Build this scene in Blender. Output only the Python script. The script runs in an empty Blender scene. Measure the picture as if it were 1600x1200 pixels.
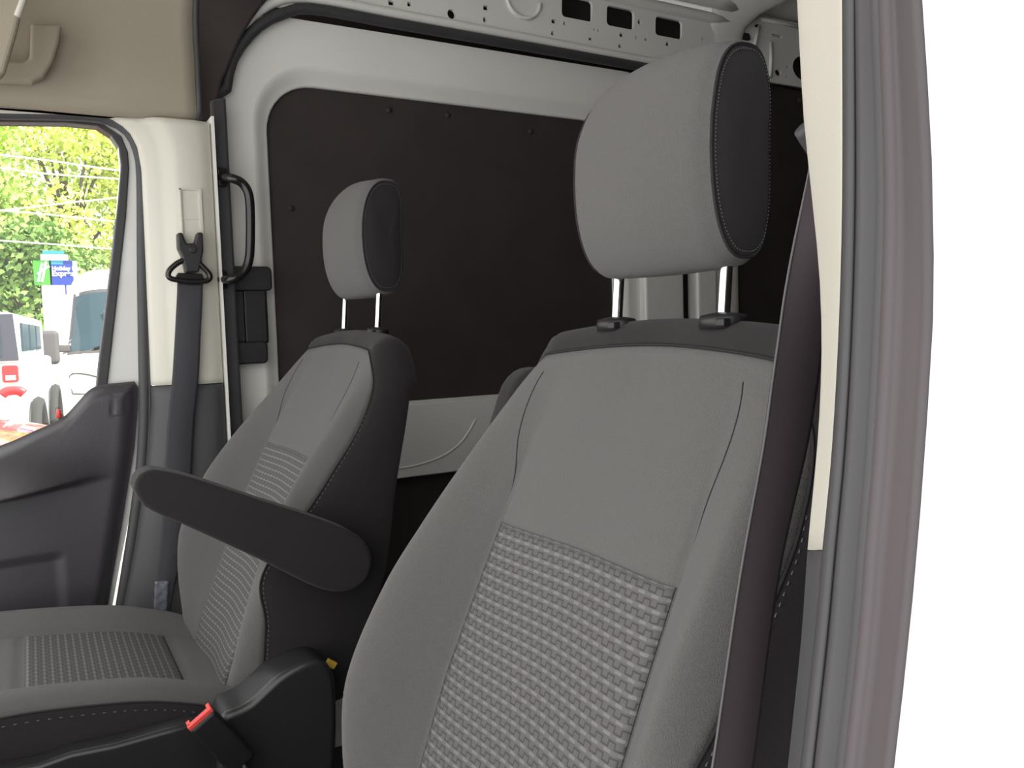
import bpy, bmesh, math, random
from math import radians, sin, cos, pi, sqrt
from mathutils import Vector as V, Matrix
from mathutils.geometry import tessellate_polygon
random.seed(7)
S = bpy.context.scene
COL = S.collection
# ---------------------------------------------------------------- camera, sky, sun, exposure
F = 1300.0
EYE = V((0, 0, 1.1))
yaw, pitch, roll = radians(30), radians(3.88), radians(1.7)
_d0 = V((-cos(yaw), sin(yaw), 0)); _r0 = V((sin(yaw), cos(yaw), 0)); _u0 = V((0, 0, 1))
D = _d0 * cos(pitch) - _u0 * sin(pitch)
_u = _u0 * cos(pitch) + _d0 * sin(pitch)
R = _r0 * cos(roll) - _u * sin(roll)
U = _u * cos(roll) + _r0 * sin(roll)
cam = bpy.data.cameras.new('camera')
cam.sensor_fit = 'HORIZONTAL'; cam.sensor_width = 36; cam.lens = 36 * F / 1600
cam.clip_start = 0.01; cam.clip_end = 300
co = bpy.data.objects.new('camera', cam); COL.objects.link(co)
m = Matrix((R, U, -D)).transposed().to_4x4(); m.translation = EYE
co.matrix_world = m
S.camera = co
S.view_settings.view_transform = 'Standard'; S.view_settings.look = 'None'
S.view_settings.gamma = 1; S.view_settings.use_curve_mapping = False
S.view_settings.exposure = 0.0
w = bpy.data.worlds.new('sky'); S.world = w; w.use_nodes = True
bg = w.node_tree.nodes['Background']
bg.inputs[0].default_value = (0.98, 0.98, 0.97, 1); bg.inputs[1].default_value = 2.7
sun = bpy.data.lights.new('sun', 'SUN'); sun.energy = 12.0; sun.angle = radians(1); sun.color = (1, .95, .85)
so = bpy.data.objects.new('sun', sun); COL.objects.link(so)
so.rotation_euler = V((0.60, 0.80, 0.95)).to_track_quat('Z', 'Y').to_euler()
so.location = (6, 4, 9)

# ---------------------------------------------------------------- helpers
def at(px, py, X):
    """the point of the plane x = X seen at a pixel of the photograph"""
    q = D + R * ((px - 800) / F) - U * ((py - 600) / F)
    return EYE + q * ((X - EYE.x) / q.x)
def yz(px, py, X):
    p = at(px, py, X); return (p.y, p.z)
def lerp(a, b, t): return a + (b - a) * t
def itp(x, xs, ys):
    if x <= xs[0]: return ys[0]
    for i in range(1, len(xs)):
        if x <= xs[i]:
            return lerp(ys[i-1], ys[i], (x - xs[i-1]) / (xs[i] - xs[i-1]))
    return ys[-1]
def smooth_itp(x, xs, ys):
    # catmull-rom through the table
    n = len(xs)
    if x <= xs[0]: return ys[0]
    if x >= xs[-1]: return ys[-1]
    for i in range(1, n):
        if x <= xs[i]:
            h = xs[i] - xs[i-1]; t = (x - xs[i-1]) / h
            def sl(k):
                if k == 0: return (ys[1]-ys[0])/(xs[1]-xs[0])
                if k == n-1: return (ys[-1]-ys[-2])/(xs[-1]-xs[-2])
                return (ys[k+1]-ys[k-1])/(xs[k+1]-xs[k-1])
            m0, m1 = sl(i-1)*h, sl(i)*h
            return (2*t**3-3*t*t+1)*ys[i-1]+(t**3-2*t*t+t)*m0+(-2*t**3+3*t*t)*ys[i]+(t**3-t*t)*m1
def ss(a, b, x):
    t = min(1, max(0, (x - a) / (b - a))); return t * t * (3 - 2 * t)
def crv(pts, n):
    """n points evenly along a catmull-rom curve through pts (any dimension)"""
    P = [V(p) for p in pts]; out = []
    k = len(P)
    fine = []
    for i in range(k - 1):
        p0 = P[max(0, i-1)]; p1 = P[i]; p2 = P[i+1]; p3 = P[min(k-1, i+2)]
        for j in range(12):
            t = j / 12
            fine.append(0.5*((2*p1)+(-p0+p2)*t+(2*p0-5*p1+4*p2-p3)*t*t+(-p0+3*p1-3*p2+p3)*t**3))
    fine.append(P[-1])
    L = [0]
    for i in range(1, len(fine)): L.append(L[-1] + (fine[i]-fine[i-1]).length)
    j = 0
    for i in range(n):
        s = L[-1] * i / (n - 1)
        while j < len(L) - 2 and L[j+1] < s: j += 1
        t = (s - L[j]) / max(1e-9, L[j+1] - L[j])
        out.append(fine[j].lerp(fine[j+1], min(1, t)))
    return out

def link(name, vs, fs, mat, parent=None, smooth=True, uv=None, bevel=0, seg=2, subd=0, recalc=True):
    me = bpy.data.meshes.new(name)
    me.from_pydata([tuple(v) for v in vs], [], fs)
    if uv:
        ul = me.uv_layers.new(name='UVMap')
        for l in me.loops: ul.data[l.index].uv = uv[l.vertex_index]
    if recalc:
        bm = bmesh.new(); bm.from_mesh(me)
        bmesh.ops.recalc_face_normals(bm, faces=bm.faces)
        bm.to_mesh(me); bm.free()
    me.materials.append(mat)
    o = bpy.data.objects.new(name, me); COL.objects.link(o)
    if smooth:
        for p in me.polygons: p.use_smooth = True
    if bevel:
        b = o.modifiers.new('bevel', 'BEVEL'); b.width = bevel; b.segments = seg; b.limit_method = 'ANGLE'; b.angle_limit = radians(35)
        b.harden_normals = False
        wn = o.modifiers.new('wn', 'WEIGHTED_NORMAL'); wn.keep_sharp = True
    if subd:
        s_ = o.modifiers.new('sub', 'SUBSURF'); s_.levels = subd; s_.render_levels = subd
    if parent: put(o, parent)
    return o
def put(o, parent):
    # an Empty stands at its location; every mesh keeps its vertices in world coordinates
    o.parent = parent
    if parent.type == 'EMPTY': o.matrix_parent_inverse = Matrix.Translation(-V(parent.location))
def empty(name, loc=(0, 0, 0)):
    o = bpy.data.objects.new(name, None); COL.objects.link(o); o.location = loc
    o.empty_display_size = .05; return o
def tag(o, label=None, cat=None, group=None, kind=None):
    if label: o['label'] = label
    if cat: o['category'] = cat
    if group: o['group'] = group
    if kind: o['kind'] = kind
    return o
def grid(name, rows, mat, parent=None, uv=None, close_u=False, close_v=False, caps=False, **k):
    n, mm = len(rows), len(rows[0]); vs = [p for r in rows for p in r]; fs = []
    for i in range(n - (0 if close_v else 1)):
        for j in range(mm - (0 if close_u else 1)):
            a, b = i*mm+j, i*mm+(j+1) % mm
            c, d = ((i+1) % n)*mm+(j+1) % mm, ((i+1) % n)*mm+j
            fs.append((a, b, c, d))
    if caps:
        fs.append(tuple(range(mm))[::-1]); fs.append(tuple((n-1)*mm+j for j in range(mm)))
    uvs = [p for r in uv for p in r] if uv else None
    return link(name, vs, fs, mat, parent, uv=uvs, **k)
class MB:
    def __init__(s): s.v = []; s.f = []
    def add(s, vs, fs):
        b = len(s.v); s.v += [tuple(v) for v in vs]; s.f += [tuple(b+i for i in f) for f in fs]; return s
    def box(s, c, h, ax=None):
        c = V(c); ax = ax or (V((1, 0, 0)), V((0, 1, 0)), V((0, 0, 1)))
        vs = [c + ax[0]*(h[0]*i) + ax[1]*(h[1]*j) + ax[2]*(h[2]*k) for i in (-1, 1) for j in (-1, 1) for k in (-1, 1)]
        return s.add(vs, [(0,1,3,2),(4,6,7,5),(0,4,5,1),(2,3,7,6),(0,2,6,4),(1,5,7,3)])
    def tube(s, pts, r, n=8, closed=False, flat=1.0, upv=None):
        pts = [V(p) for p in pts]; k = len(pts); rows = []
        prev = None
        for i, p in enumerate(pts):
            a = pts[(i-1) % k] if (closed or i > 0) else p
            b = pts[(i+1) % k] if (closed or i < k-1) else p
            t = (b - a).normalized()
            if prev is None:
                ref = upv or (V((0, 0, 1)) if abs(t.z) < .9 else V((1, 0, 0)))
            else: ref = prev
            x = (ref - t * ref.dot(t)).normalized(); y = t.cross(x); prev = x
            rr = r(i / (k-1)) if callable(r) else r
            rows.append([p + x*(rr*cos(2*pi*j/n)) + y*(rr*flat*sin(2*pi*j/n)) for j in range(n)])
        vs = [q for ro in rows for q in ro]; fs = []
        for i in range(k if closed else k-1):
            for j in range(n):
                fs.append((i*n+j, i*n+(j+1) % n, ((i+1) % k)*n+(j+1) % n, ((i+1) % k)*n+j))
        if not closed:
            fs.append(tuple(range(n))[::-1]); fs.append(tuple((k-1)*n+j for j in range(n)))
        return s.add(vs, fs)
    def prism(s, poly, x0, x1):
        """(y,z) outline extruded from x0 to x1"""
        n = len(poly)
        vs = [(x0, a, b) for a, b in poly] + [(x1, a, b) for a, b in poly]
        fs = [tuple(range(n)), tuple(range(2*n-1, n-1, -1))] + [(i, (i+1) % n, n+(i+1) % n, n+i) for i in range(n)]
        return s.add(vs, fs)
    def build(s, name, mat, parent=None, **k):
        return link(name, s.v, s.f, mat, parent, **k)
def plate(name, outline, holes, xf, mat, parent=None, thick=.02, hole_thick=None, bevel=0):
    """sheet in the (y,z) plane with holes; xf(y,z) gives x of the front; rims go back by thick"""
    loops = [outline] + holes
    flat = [V((a, b, 0)) for l in loops for a, b in l]
    tris = tessellate_polygon([[V((a, b, 0)) for a, b in l] for l in loops])
    vs = [(xf(p.x, p.y), p.x, p.y) for p in flat]
    fs = [tuple(t) for t in tris]
    n = len(vs)
    vs += [(x - thick, y, z) for x, y, z in vs]
    fs += [tuple(i + n for i in t[::-1]) for t in tris]
    b = 0
    for l in loops:
        k = len(l)
        for i in range(k): fs.append((b+i, b+(i+1) % k, n+b+(i+1) % k, n+b+i))
        b += k
    return link(name, vs, fs, mat, parent, smooth=False, bevel=bevel)
def rrect(y0, y1, z0, z1, r, n=6):
    if not isinstance(r, (list, tuple)): r = [r]*4
    out = []
    for (cy, cz, a, rr) in ((y1, z0, -90, r[0]), (y1, z1, 0, r[1]), (y0, z1, 90, r[2]), (y0, z0, 180, r[3])):
        sy = -1 if cy == y1 else 1; sz = 1 if cz == z0 else -1
        for i in range(n + 1):
            t = radians(a + 90*i/n)
            out.append((cy + sy*rr + rr*cos(t), cz + sz*rr + rr*sin(t)))
    return out
def circ(y, z, ry, rz=None, n=14):
    rz = rz or ry
    return [(y+ry*cos(2*pi*i/n), z+rz*sin(2*pi*i/n)) for i in range(n)]

# ---------------------------------------------------------------- materials
def mat(name, col, rough=.6, metal=0, spec=.5, noise=0, nscale=40, bump=0, bscale=400, coat=0, sheen=0, emit=None):
    M = bpy.data.materials.new(name); M.use_nodes = True
    nt = M.node_tree; b = nt.nodes['Principled BSDF']
    b.inputs['Base Color'].default_value = (*col, 1); b.inputs['Roughness'].default_value = rough
    b.inputs['Metallic'].default_value = metal; b.inputs['Specular IOR Level'].default_value = spec
    b.inputs['Coat Weight'].default_value = coat
    b.inputs['Sheen Weight'].default_value = sheen
    tc = nt.nodes.new('ShaderNodeTexCoord')
    if noise:
        nz = nt.nodes.new('ShaderNodeTexNoise'); nz.inputs['Scale'].default_value = nscale; nz.inputs['Detail'].default_value = 4
        nt.links.new(tc.outputs['Object'], nz.inputs['Vector'])
        mx = nt.nodes.new('ShaderNodeMix'); mx.data_type = 'RGBA'
        mx.inputs[6].default_value = (*[c*(1-noise) for c in col], 1); mx.inputs[7].default_value = (*[min(1, c*(1+noise)) for c in col], 1)
        nt.links.new(nz.outputs['Fac'], mx.inputs[0]); nt.links.new(mx.outputs[2], b.inputs['Base Color'])
    if bump:
        nb = nt.nodes.new('ShaderNodeTexNoise'); nb.inputs['Scale'].default_value = bscale; nb.inputs['Detail'].default_value = 2
        nt.links.new(tc.outputs['Object'], nb.inputs['Vector'])
        bp = nt.nodes.new('ShaderNodeBump'); bp.inputs['Strength'].default_value = bump; bp.inputs['Distance'].default_value = .002
        nt.links.new(nb.outputs['Fac'], bp.inputs['Height']); nt.links.new(bp.outputs['Normal'], b.inputs['Normal'])
    return M
M = dict(
    fabric=mat('grey_fabric', (.110, .106, .103), .95, spec=.15, noise=.25, nscale=900, bump=.8, bscale=1100, sheen=.15),
    dark=mat('charcoal_fabric', (.024, .021, .022), .95, spec=.15, noise=.25, nscale=900, bump=.35, bscale=1500, sheen=.1),
    thread=mat('grey_thread', (.11, .105, .11), .8),
    seam=mat('seam_groove', (.03, .028, .03), .9, spec=.1),
    plastic=mat('black_plastic', (.014, .013, .014), .4, bump=.2, bscale=900),
    satin=mat('satin_black_metal', (.012, .010, .010), .22),
    chrome=mat('chrome', (.8, .8, .8), .12, metal=1),
    red=mat('red_plastic', (.75, .07, .06), .4),
    cream=mat('cream_trim', (.60, .575, .50), .6, bump=.15, bscale=700),
    liner=mat('beige_headliner', (.36, .32, .25), .95, spec=.1, noise=.06, nscale=500, bump=.25, bscale=1200),
    greytrim=mat('grey_trim', (.06, .06, .063), .55, bump=.3, bscale=700),
    doortrim=mat('door_trim', (.056, .052, .058), .36, bump=.3, bscale=700),
    white=mat('white_paint', (.72, .72, .69), .22, coat=.4),
    white2=mat('white_inner_paint', (.80, .785, .74), .36, coat=.2, noise=.03, nscale=6),
    board=mat('black_liner_board', (.046, .037, .035), .6, spec=.25, noise=.3, nscale=7, bump=.2, bscale=300),
    rubber=mat('rubber_seal', (.045, .043, .045), .6, noise=.25, nscale=20),
    rubber2=mat('grey_rubber_seal', (.055, .054, .057), .6, noise=.12, nscale=30),
    flange=mat('charcoal_pillar_flange', (.088, .076, .081), .6, spec=.3, noise=.06, nscale=8),
    webbing=mat('belt_webbing', (.034, .025, .029), .75, spec=.3, noise=.15, nscale=300),
    webbing2=mat('grey_belt_webbing', (.042, .042, .047), .7, spec=.3, noise=.15, nscale=300),
    cover=mat('satin_black_cover', (.024, .024, .025), .30, bump=.1, bscale=900),
    floor=mat('floor_mat', (.015, .015, .016), .8, bump=.3, bscale=200),
    yellow=mat('yellow_tag', (.65, .42, .05), .6),
    leaf=None,
)
def pattern_mat():
    """woven rows: pale dashes on each row and a dark square meander, from the metre UVs"""
    Mt = bpy.data.materials.new('woven_insert_fabric'); Mt.use_nodes = True
    nt = Mt.node_tree; b = nt.nodes['Principled BSDF']; b.inputs['Roughness'].default_value = .9
    b.inputs['Specular IOR Level'].default_value = .2
    N = nt.nodes.new; Lk = nt.links.new
    uv = N('ShaderNodeUVMap'); sp = N('ShaderNodeSeparateXYZ'); Lk(uv.outputs[0], sp.inputs[0])
    def mth(op, a, c=None, cl=False):
        n = N('ShaderNodeMath'); n.operation = op; n.use_clamp = cl
        for i, v in enumerate((a, c)):
            if v is None: continue
            if isinstance(v, (int, float)): n.inputs[i].default_value = v
            else: Lk(v, n.inputs[i])
        return n.outputs[0]
    p = .0122
    u = mth('DIVIDE', sp.outputs[0], p*1.5); v = mth('DIVIDE', sp.outputs[1], p)
    row = mth('FLOOR', v); fv = mth('FRACT', v)
    ush = mth('ADD', u, mth('MULTIPLY', row, .37))
    fu = mth('FRACT', ush)
    hi = mth('GREATER_THAN', fu, .5)
    # horizontal strokes of the meander: top when hi, bottom when not
    hh = mth('ADD', .38, mth('MULTIPLY', hi, .42))
    dh = mth('LESS_THAN', mth('ABSOLUTE', mth('SUBTRACT', fv, hh)), .06)
    inr = mth('MULTIPLY', mth('GREATER_THAN', fv, .34), mth('LESS_THAN', fv, .85))
    e1 = mth('LESS_THAN', mth('ABSOLUTE', mth('SUBTRACT', fu, .5)), .045)
    e2 = mth('LESS_THAN', mth('ABSOLUTE', mth('SUBTRACT', mth('FRACT', mth('ADD', fu, .5)), .5)), .045)
    dv = mth('MULTIPLY', mth('MAXIMUM', e1, e2), inr)
    dark = mth('MAXIMUM', dh, dv)
    # pale band
    band = mth('LESS_THAN', fv, .26)
    dash = mth('GREATER_THAN', mth('FRACT', mth('ADD', mth('MULTIPLY', ush, 1.0), .2)), .5)
    pale = mth('MULTIPLY', band, mth('ADD', .35, mth('MULTIPLY', dash, .65)))
    nz = N('ShaderNodeTexNoise'); nz.inputs['Scale'].default_value = 1300
    tc = N('ShaderNodeTexCoord'); Lk(tc.outputs['Object'], nz.inputs['Vector'])
    m1 = N('ShaderNodeMix'); m1.data_type = 'RGBA'; m1.inputs[6].default_value = (.122, .117, .117, 1); m1.inputs[7].default_value = (.20, .195, .195, 1)
    Lk(pale, m1.inputs[0])
    m2 = N('ShaderNodeMix'); m2.data_type = 'RGBA'; m2.inputs[7].default_value = (.062, .06, .06, 1)
    Lk(mth('MULTIPLY', dark, .85), m2.inputs[0]); Lk(m1.outputs[2], m2.inputs[6])
    m3 = N('ShaderNodeMix'); m3.data_type = 'RGBA'; m3.blend_type = 'MULTIPLY'; m3.inputs[0].default_value = .3
    Lk(m2.outputs[2], m3.inputs[6]); Lk(nz.outputs['Fac'], m3.inputs[7])
    Lk(m3.outputs[2], b.inputs['Base Color'])
    bp = N('ShaderNodeBump'); bp.inputs['Strength'].default_value = .5; bp.inputs['Distance'].default_value = .0015
    Lk(mth('SUBTRACT', pale, dark), bp.inputs['Height']); Lk(bp.outputs[0], b.inputs['Normal'])
    return Mt
M['pattern'] = pattern_mat()
def glass_mat(name, tint=(1, 1, 1), refl=.06):
    Mt = bpy.data.materials.new(name); Mt.use_nodes = True; nt = Mt.node_tree
    for n in list(nt.nodes):
        if n.type == 'BSDF_PRINCIPLED': nt.nodes.remove(n)
    out = nt.nodes['Material Output']
    t = nt.nodes.new('ShaderNodeBsdfTransparent'); t.inputs[0].default_value = (*tint, 1)
    g = nt.nodes.new('ShaderNodeBsdfGlossy'); g.inputs['Roughness'].default_value = .02
    mx = nt.nodes.new('ShaderNodeMixShader'); mx.inputs[0].default_value = refl
    nt.links.new(t.outputs[0], mx.inputs[1]); nt.links.new(g.outputs[0], mx.inputs[2]); nt.links.new(mx.outputs[0], out.inputs[0])
    return Mt
M['glass'] = glass_mat('window_glass', (.97, .98, .97), .02)

# ================================================================ VAN SHELL
XF = -2.10       # inner skin of the far cargo side
fl = MB().box((-1.185, .95, -.02), (1.055, 2.5, .02)).build('floor', M['floor'], smooth=False)
tag(fl, 'black rubber van floor under both seats', 'floor', kind='structure')
# seams of the shell never overlap: outer skin, far side
sk = MB().box((-2.235, 1.92, 1.06), (.012, 1.56, 1.09)).build('wall_right', M['white'], smooth=False)
tag(sk, 'outer white body skin behind the passenger side cargo panels', 'wall', kind='structure')
# roof of the cargo bay
rows = []
for i in range(25):
    y = .42 + 3.0*i/24
    rows.append([(x, y, 2.155 + .0*y + .012*sin(y*14)*(1 if -2.0 < x < -.3 else 0)) for x in [-2.22, -2.12, -2.05, -1.6, -1.15, -.7, -.25, -.14]])
ce = grid('ceiling', rows, M['white2']); so_ = ce.modifiers.new('s', 'SOLIDIFY'); so_.thickness = .02; so_.offset = 1
tag(ce, 'bare white painted steel roof over the cargo bay', 'ceiling', kind='structure')
rw = MB().box((-1.16, 3.46, 1.07), (1.05, .02, 1.08)).build('wall_back', M['board'], smooth=False)
tag(rw, 'dark lined rear doors closing the cargo bay', 'wall', kind='structure')

# ---- sliding door (far side): white frame, recessed black board, latch
sd = empty('door_2', (-2.1, 1.0, 0)); tag(sd, 'white sliding cargo door with black liner board behind the passenger seat', 'sliding door', kind='structure')
def loop(y0, y1, z0, z1, r, n=10): return rrect(y0, y1, z0, z1, r, n)
XD = -2.10
l_out = loop(.395, 1.72, .0, 1.885, [.05, .06, .19, .05])
def ring(name, loops, mat_, parent, **k):
    rows = [[(x, a, b) for a, b in lp] for x, lp in loops]
    return grid(name, rows, mat_, parent, close_u=True, **k)
hole_u = loop(.545, 1.615, .905, 1.73, [.05, .10, .125, .05])
hole_w = loop(.505, 1.655, .895, 1.775, [.06, .13, .16, .06])
hole_l = loop(.52, 1.60, .25, .70, [.05, .12, .12, .05])
fr = plate('door_frame', l_out, [hole_w, hole_l], lambda y, z: XD - .006, M['white2'], sd, thick=.012)
def shr(lp, d, cy, cz):   # move a loop towards its middle
    return [(a + (d if a < cy else -d), b + (d if b < cz else -d)) for a, b in lp]
def mixl(a, b, t): return [(lerp(p[0], q[0], t), lerp(p[1], q[1], t)) for p, q in zip(a, b)]
ring('inner_flange', [(XD-.006, hole_w), (XD-.0065, mixl(hole_w, hole_u, .08)), (XD-.010, mixl(hole_w, hole_u, .25)), (XD-.018, mixl(hole_w, hole_u, .5)), (XD-.026, mixl(hole_w, hole_u, .75)), (XD-.029, mixl(hole_w, hole_u, .9)), (XD-.031, hole_u), (XD-.044, hole_u)], M['white2'], sd)
ring('lower_flange', [(XD-.006, hole_l), (XD-.012, shr(hole_l, .004, 1.06, .48)), (XD-.044, shr(hole_l, .008, 1.06, .48))], M['white2'], sd)
bd = MB().prism([(.53, .90), (1.63, .90), (1.63, 1.75), (.53, 1.75)], XD-.05, XD-.043).build('liner_board', M['board'], sd, smooth=False)
b2 = MB().prism([(.50, .22), (1.63, .22), (1.63, .72), (.50, .72)], XD-.05, XD-.043).build('lower_liner_board', M['board'], sd, smooth=False)
# board fasteners
for (px, py) in ((455, 325), (608, 172), (700, 180), (830, 205), (815, 610)):
    y, z = yz(px, py, XD-.04)
    MB().tube([(XD-.043, y, z), (XD-.040, y, z)], .009, 12).build('fastener', M['board'], bd)
# pressed curve on the low white rail seen between the seats
MB().tube([(XD-.006, a, b) for a, b in crv([yz(600, 735, XD), yz(650, 728, XD), yz(695, 712, XD), yz(725, 688, XD), yz(745, 655, XD)], 24)], .0035, 8, flat=.6).build('pressed_crease', M['white2'], sd)
# latch housing
lt = MB()
y0, z0 = yz(356, 455, XD+.02); y1, z1 = yz(420, 417, XD+.02)
lb = MB().prism(rrect(y0, y1+.003, z0, z1, .012, 4), XD+.0, XD+.035).build('latch_housing', M['plastic'], sd, smooth=False, bevel=.004)
y0, z0 = yz(358, 570, XD+.02); y1, z1 = yz(416, 533, XD+.02)
MB().prism(rrect(y0, y1, z0, z1, .012, 4), XD+.0, XD+.035).build('latch_foot', M['plastic'], lb, smooth=False, bevel=.004)
for a, b, dx in ((357, 381, .018), (384, 414, .026), (412, 418, .012)):
    y0, z0 = yz(a, 536, XD+.02); y1, z1 = yz(b, 452, XD+.02)
    MB().prism(rrect(y0, y1, z0, z1, .005, 3), XD+.0, XD+dx).build('latch_rib', M['plastic'], lb, smooth=False, bevel=.003)

# ---- rubber seal round the sliding door opening and its flange
sl = [(XD+.018, a, b) for a, b in [(.392, .10), (.392, .6), (.392, 1.2), (.392, 1.62)] + [yz(348, 150, XD), yz(357, 105, XD), yz(377, 70, XD), yz(405, 42, XD), yz(440, 25, XD), yz(485, 18, XD), yz(620, 42, XD), yz(800, 73, XD), yz(985, 105, XD), yz(1100, 125, XD)]]
t = MB().tube(crv(sl, 90), .0135, 10).build('trim_1', M['rubber'])
tag(t, 'black rubber seal arching over the white sliding door', 'door seal', kind='structure')
sl2 = [(XD+.012, a, b) for a, b in [yz(343, 130, XD), yz(352, 90, XD), yz(375, 48, XD), yz(405, 18, XD), yz(445, 0, XD), yz(500, 2, XD), yz(620, 25, XD), yz(800, 58, XD), yz(985, 93, XD), yz(1100, 113, XD)]]
t = MB().tube(crv(sl2, 80), .0125, 10).build('trim_2', M['white2'])
tag(t, 'pale folded steel lip above the sliding door seal', 'steel lip', kind='structure')

# ---- pressed steel rail with punched holes above the sliding door
def rail_x(y, z): return XF + .004 + max(0, z - 1.92) * .06
def pxhole(px, py, w_, h_): # small rounded hole given by its pixel centre and size
    a = yz(px - w_/2, py, XF); b = yz(px + w_/2, py, XF); c = yz(px, py + h_/2, XF); d = yz(px, py - h_/2, XF)
    return rrect(a[0], b[0], c[1], d[1], min(abs(b[0]-a[0]), abs(d[1]-c[1]))*.15, 2)
def pxquad(pts, r=.012):
    ys = [yz(px, py, XF) for px, py in pts]
    return rrect(min(a for a, b in ys), max(a for a, b in ys), (ys[2][1]+ys[3][1])/2, (ys[0][1]+ys[1][1])/2, r, 4)
holes = [pxquad([(875, -5), (922, 4), (921, 36), (875, 27)]), pxquad([(945, 10), (987, 19), (987, 49), (945, 40)]), pxquad([(1022, 27), (1062, 35), (1061, 63), (1021, 56)])]
for (px, py, w_, h_) in [(757, 14, 8, 7), (756, 32, 5, 7), (863, 35, 7, 6), (862, 53, 5, 6), (880, 38, 4, 5), (926, 48, 3, 4), (932, 49, 2.5, 3.5), (921, 62, 6, 4), (969, 56, 7, 6), (967, 73, 5, 6), (991, 60, 3, 5), (1006, 63, 3, 4), (1041, 70, 6, 6), (1094, 63, 3, 5), (610, 6, 9, 7), (638, 8, 6, 7), (530, 3, 5, 5)]:
    holes.append(pxhole(px, py, w_, h_))
for (px, py, r) in [(704, 23, 6.5), (996, 36, 3)]:
    y, z = yz(px, py, XF); rr = abs(yz(px+r, py, XF)[0] - y); holes.append(circ(y, z, rr, n=14))
ra = plate('wall_right_rail', [(.44, 1.905), (2.03, 1.905), (2.03, 2.085), (.44, 2.085)], holes, rail_x, M['white2'], thick=.01)
ra.name = 'trim_3'
tag(ra, 'pale pressed steel rail with punched square holes above the sliding door', 'steel rail', kind='structure')
# added dark sheet: shade of the cavity put into its colour
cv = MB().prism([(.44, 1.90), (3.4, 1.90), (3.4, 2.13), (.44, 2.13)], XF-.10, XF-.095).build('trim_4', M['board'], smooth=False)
tag(cv, 'dark sheet added as the shade behind the punched holes', 'cavity', kind='structure')
# rolled edge where the rail meets the roof
t = MB().tube(crv([(XF+.012, .44, 2.095), (XF+.012, 1.2, 2.095), (XF+.012, 2.08, 2.095)], 20), .018, 10)
t.tube(crv([(XF+.05, .44, 2.135), (XF+.05, 1.2, 2.135), (XF+.05, 2.08, 2.135)], 20), .024, 10)
# dimple embossed in the rail
y, z = yz(815, 8, XF)
t.tube([(XF+.012, y+.055*cos(a), z+.01+.05*sin(a)) for a in [radians(180+i*15) for i in range(13)]], .006, 8)
t = t.build('trim_5', M['white2']); tag(t, 'rolled steel edge joining the punched rail to the roof', 'steel edge', kind='structure')

# ---- roof bow and C pillar, quarter panel behind it
bow = MB()
path = crv([(XF-.004, 2.05, .15), (XF-.004, 2.05, 1.0), (XF-.004, 2.05, 1.75), (XF-.002, 2.06, 1.95), (XF+.006, 2.07, 2.07), (XF+.035, 2.08, 2.115), (XF+.10, 2.09, 2.135), (XF+.5, 2.10, 2.145), (XF+1.9, 2.10, 2.145)], 60)
bow.tube(path, .013, 16, flat=6.0, upv=V((1, 0, 0)))
bo = bow.build('trim_6', M['white2']); tag(bo, 'white steel roof bow crossing the roof behind the sliding door', 'roof bow', kind='structure')
for a, b, w_, h_ in ((1161, 35, .010, .010), (1165, 29, .010, .010), (1166, 57, .030, .022), (1184, 40, .018, .007)):  # dark inset plates, their colour standing in for the shade inside holes
    p = at(a, b, XF+.012)
    MB().prism(rrect(p.y-w_/2, p.y+w_/2, p.z-h_/2, p.z+h_/2, .003, 2), XF+.002, XF+.0135).build('slot_shade_plate', M['seam'], bo, smooth=False)
# C pillar: two white columns with a dark slot between
cp = MB()
for a, b in ((1008, 1070), (1090, 1122)):
    ya = yz(a, 460, XF+.02)[0]; yb = yz(b, 460, XF+.02)[0]
    n = 8; prof = []
    cp.prism([(ya, .1), (yb, .1), (yb, 1.60), (ya, 1.60)], XF-.035, XF+.02)
c_ = cp.build('trim_7', M['white2'], smooth=False, bevel=.012, seg=3); tag(c_, 'white double column between sliding door and rear side panel', 'pillar', kind='structure')
c2 = MB().prism([(1.73, .1), (2.02, .1), (2.02, 1.90), (1.73, 1.90)], XF-.05, XF-.043).build('trim_8', M['board'], smooth=False)
tag(c2, 'dark liner behind the white double column', 'liner', kind='structure')
# quarter panel: upper pressed steel with holes, lower black board
hq = []
for (px, py, w_, h_) in [(1165, 59, 18, 6), (1228, 106, 4, 4), (1227, 120, 3, 5), (1202, 122, 5, 4), (1212, 57, 16, 4)]:
    hq.append(pxhole(px, py, w_, h_))
for (px, py, r) in [(1214, 114, 5), (1256, 108, 19)]:
    y, z = yz(px, py, XF); rr = abs(yz(px+r, py, XF)[0] - y); rz = abs(yz(px, py-r*1.05, XF)[1]-z); hq.append(circ(y, z, rr, rz, n=20))
qp = plate('wall_q', [(2.10, 1.925), (3.40, 1.925), (3.40, 2.145), (2.10, 2.145)], hq, lambda y, z: XF + .006, M['white2'], thick=.01)
qp.name = 'trim_9'; tag(qp, 'pressed steel panel with a big round hole at the rear top corner', 'steel panel', kind='structure')
rb = MB()
for (a, b, c, d) in ((1172, 92, 1186, 40), (1204, 66, 1203, 120), (1190, 30, 1262, 46)):
    p = at(a, b, XF+.012); q = at(c, d, XF+.012); rb.tube([p, p.lerp(q, .5)+V((.004, 0, 0)), q], .006, 8)
rb = rb.build('trim_10', M['white2']); tag(rb, 'raised stiffening ribs on the rear corner panel', 'rib', kind='structure')
qb = MB().prism([(2.02, .1), (3.40, .1), (3.40, 1.92), (2.02, 1.92)], XF-.03, XF-.015).build('trim_11', M['board'], smooth=False)
tag(qb, 'black liner board on the rear side wall', 'liner board', kind='structure')
y, z = yz(1249, 157, XF-.015)
MB().tube([(XF-.015, y, z), (XF-.010, y, z)], .012, 12).build('fastener', M['board'], qb)

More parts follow.
